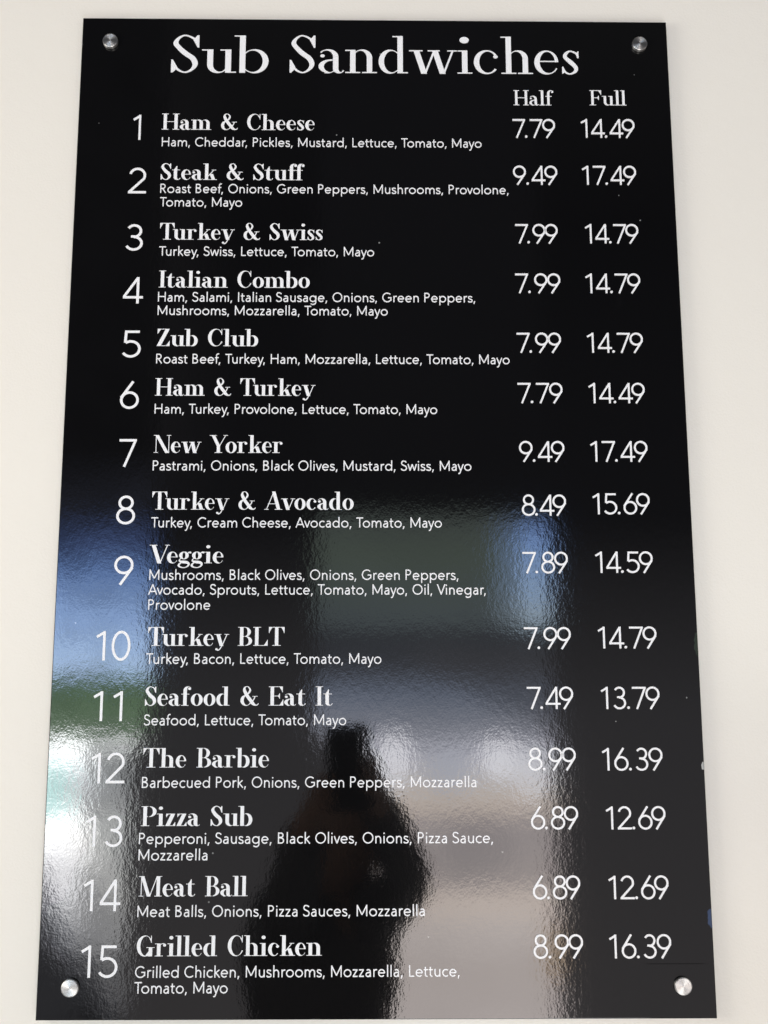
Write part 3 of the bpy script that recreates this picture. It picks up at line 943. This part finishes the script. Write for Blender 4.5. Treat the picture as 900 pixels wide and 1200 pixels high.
B = [('pelvis', 'waist'), ('waist', 'chest'), ('chest', 'upper'), ('upper', 'neck'), ('neck', 'jaw'), ('jaw', 'head'), ('head', 'crown'),
     ('upper', 'r_sho'), ('r_sho', 'r_elb'), ('r_elb', 'r_wri'), ('r_wri', 'r_palm'), ('upper', 'l_sho'), ('l_sho', 'l_elb'), ('l_elb', 'l_wri'), ('l_wri', 'l_palm'),
     ('pelvis', 'r_hip'), ('r_hip', 'r_kne'), ('r_kne', 'r_ank'), ('r_ank', 'r_toe'), ('pelvis', 'l_hip'), ('l_hip', 'l_kne'), ('l_kne', 'l_ank'), ('l_ank', 'l_toe')]
# fingers: four curl over the front of the phone's edge, the thumb lies behind it
for s, px, inx in (('r', 0.292, -1), ('l', 0.218, 1)):
    palm = J[s + '_palm'][0]
    for k in range(4):
        fy = palm[1] + 0.032 - k * 0.019
        ln = (0.013, 0.019, 0.017, 0.010)[k]
        a, c, d = '%s_f%da' % (s, k), '%s_f%db' % (s, k), '%s_f%dc' % (s, k)
        J[a] = ((px - inx * 0.012, fy, 1.132), 0.0085)
        J[c] = ((px - inx * 0.008, fy + .002, 1.112), 0.0078)
        J[d] = ((px + inx * (ln - .004), fy + .003, 1.1085), 0.0065)
        B += [(s + '_palm', a), (a, c), (c, d)]
    J[s + '_t1'] = ((px - inx * 0.006, palm[1] - .012, 1.148), 0.0115)
    J[s + '_t2'] = ((px + inx * 0.016, palm[1] + .012, 1.140), 0.0095)
    J[s + '_t3'] = ((px + inx * 0.030, palm[1] + .024, 1.137), 0.008)
    B += [(s + '_palm', s + '_t1'), (s + '_t1', s + '_t2'), (s + '_t2', s + '_t3')]
keys = list(J)
person = skinned('person', [J[k] for k in keys], [(keys.index(a), keys.index(c)) for a, c in B], SKIN, None)
person['label'] = 'photographer in dark clothes raising a phone, a dark figure mirrored in the lower board'
person['category'] = 'person'


def clothing(name, bones, grow, mat, root):
    ks = []
    for a, c in bones:
        for q in (a, c):
            if q not in ks:
                ks.append(q)
    return skinned(name, [(J[k][0], J[k][1] + grow) for k in ks], [(ks.index(a), ks.index(c)) for a, c in bones], mat, person, ks.index(root))


clothing('jacket', [('pelvis', 'waist'), ('waist', 'chest'), ('chest', 'upper'), ('upper', 'neck'), ('upper', 'r_sho'), ('r_sho', 'r_elb'), ('r_elb', 'r_wri'),
                    ('upper', 'l_sho'), ('l_sho', 'l_elb'), ('l_elb', 'l_wri')], 0.014, JACKET, 'pelvis')
clothing('trousers', [('pelvis', 'r_hip'), ('r_hip', 'r_kne'), ('r_kne', 'r_ank'), ('pelvis', 'l_hip'), ('l_hip', 'l_kne'), ('l_kne', 'l_ank')], 0.012, TROUSERS, 'pelvis')
for s in 'rl':
    skinned('shoe', [(J[s + '_ank'][0], 0.050), (J[s + '_toe'][0], 0.045)], [(0, 1)], PHONE, person)
# hair, eyes, nose, mouth and ears
hair = [((hx, hy + .095, hz + .03), .062), ((hx, hy + .06, hz + .06), .066), ((hx, hy, hz + .068), .056), ((hx - .055, hy + .05, hz + .035), .042),
        ((hx + .055, hy + .05, hz + .035), .042), ((hx, hy + .098, hz - .035), .045)]
skinned('hair', hair, [(0, 1), (1, 2), (0, 3), (0, 4), (0, 5)], HAIR, person)
for sx_ in (-1, 1):
    skinned('ear', [((hx + sx_ * .083, hy + .012, hz + .01), .012), ((hx + sx_ * .088, hy - .022, hz + .006), .008)], [(0, 1)], SKIN, person)
    skinned('eye', [((hx + sx_ * .031, hy + .008, hz - .074), .011), ((hx + sx_ * .034, hy + .008, hz - .074), .010)], [(0, 1)], GLASS, person)
skinned('nose', [((hx, hy + .005, hz - .080), .009), ((hx, hy - .032, hz - .098), .013)], [(0, 1)], SKIN, person)
skinned('mouth', [((hx - .022, hy - .068, hz - .072), .006), ((hx, hy - .066, hz - .078), .008), ((hx + .022, hy - .068, hz - .072), .006)], [(0, 1), (1, 2)], SKIN, person)


# the phone in the hands, screen towards the face
def slab(x0, x1, y0, y1, z0, z1, r):
    pts = []
    for cx, cy, a0 in ((x1 - r, y0 + r, -90), (x1 - r, y1 - r, 0), (x0 + r, y1 - r, 90), (x0 + r, y0 + r, 180)):
        pts += arc(cx, cy, r, r, a0, a0 + 90, 8)
    n_ = len(pts)
    ca, sa = math.cos(math.radians(4.0)), math.sin(math.radians(4.0))
    pts = [(0.257 + (x - 0.257) * ca - (y - 0.187) * sa, 0.187 + (x - 0.257) * sa + (y - 0.187) * ca) for x, y in pts]
    VV = [P(x, y, z0) for x, y in pts] + [P(x, y, z1) for x, y in pts]
    FF = [(i, (i + 1) % n_, n_ + (i + 1) % n_, n_ + i) for i in range(n_)] + [tuple(range(n_, 2 * n_)), tuple(range(n_))[::-1]]
    return mesh('slab', VV, FF)


phone = link('phone', slab(0.218, 0.296, 0.108, 0.266, 1.1185, 1.1265, 0.010), PHONE)
phone['label'] = 'black phone held up by the photographer, taking the picture of the board'
phone['category'] = 'phone'
link('screen', slab(0.221, 0.293, 0.112, 0.262, 1.1266, 1.1270, 0.008), GLASS, phone)
link('camera_bump', slab(0.256, 0.294, 0.226, 0.262, 1.1168, 1.1184, 0.008), GLASS, phone)
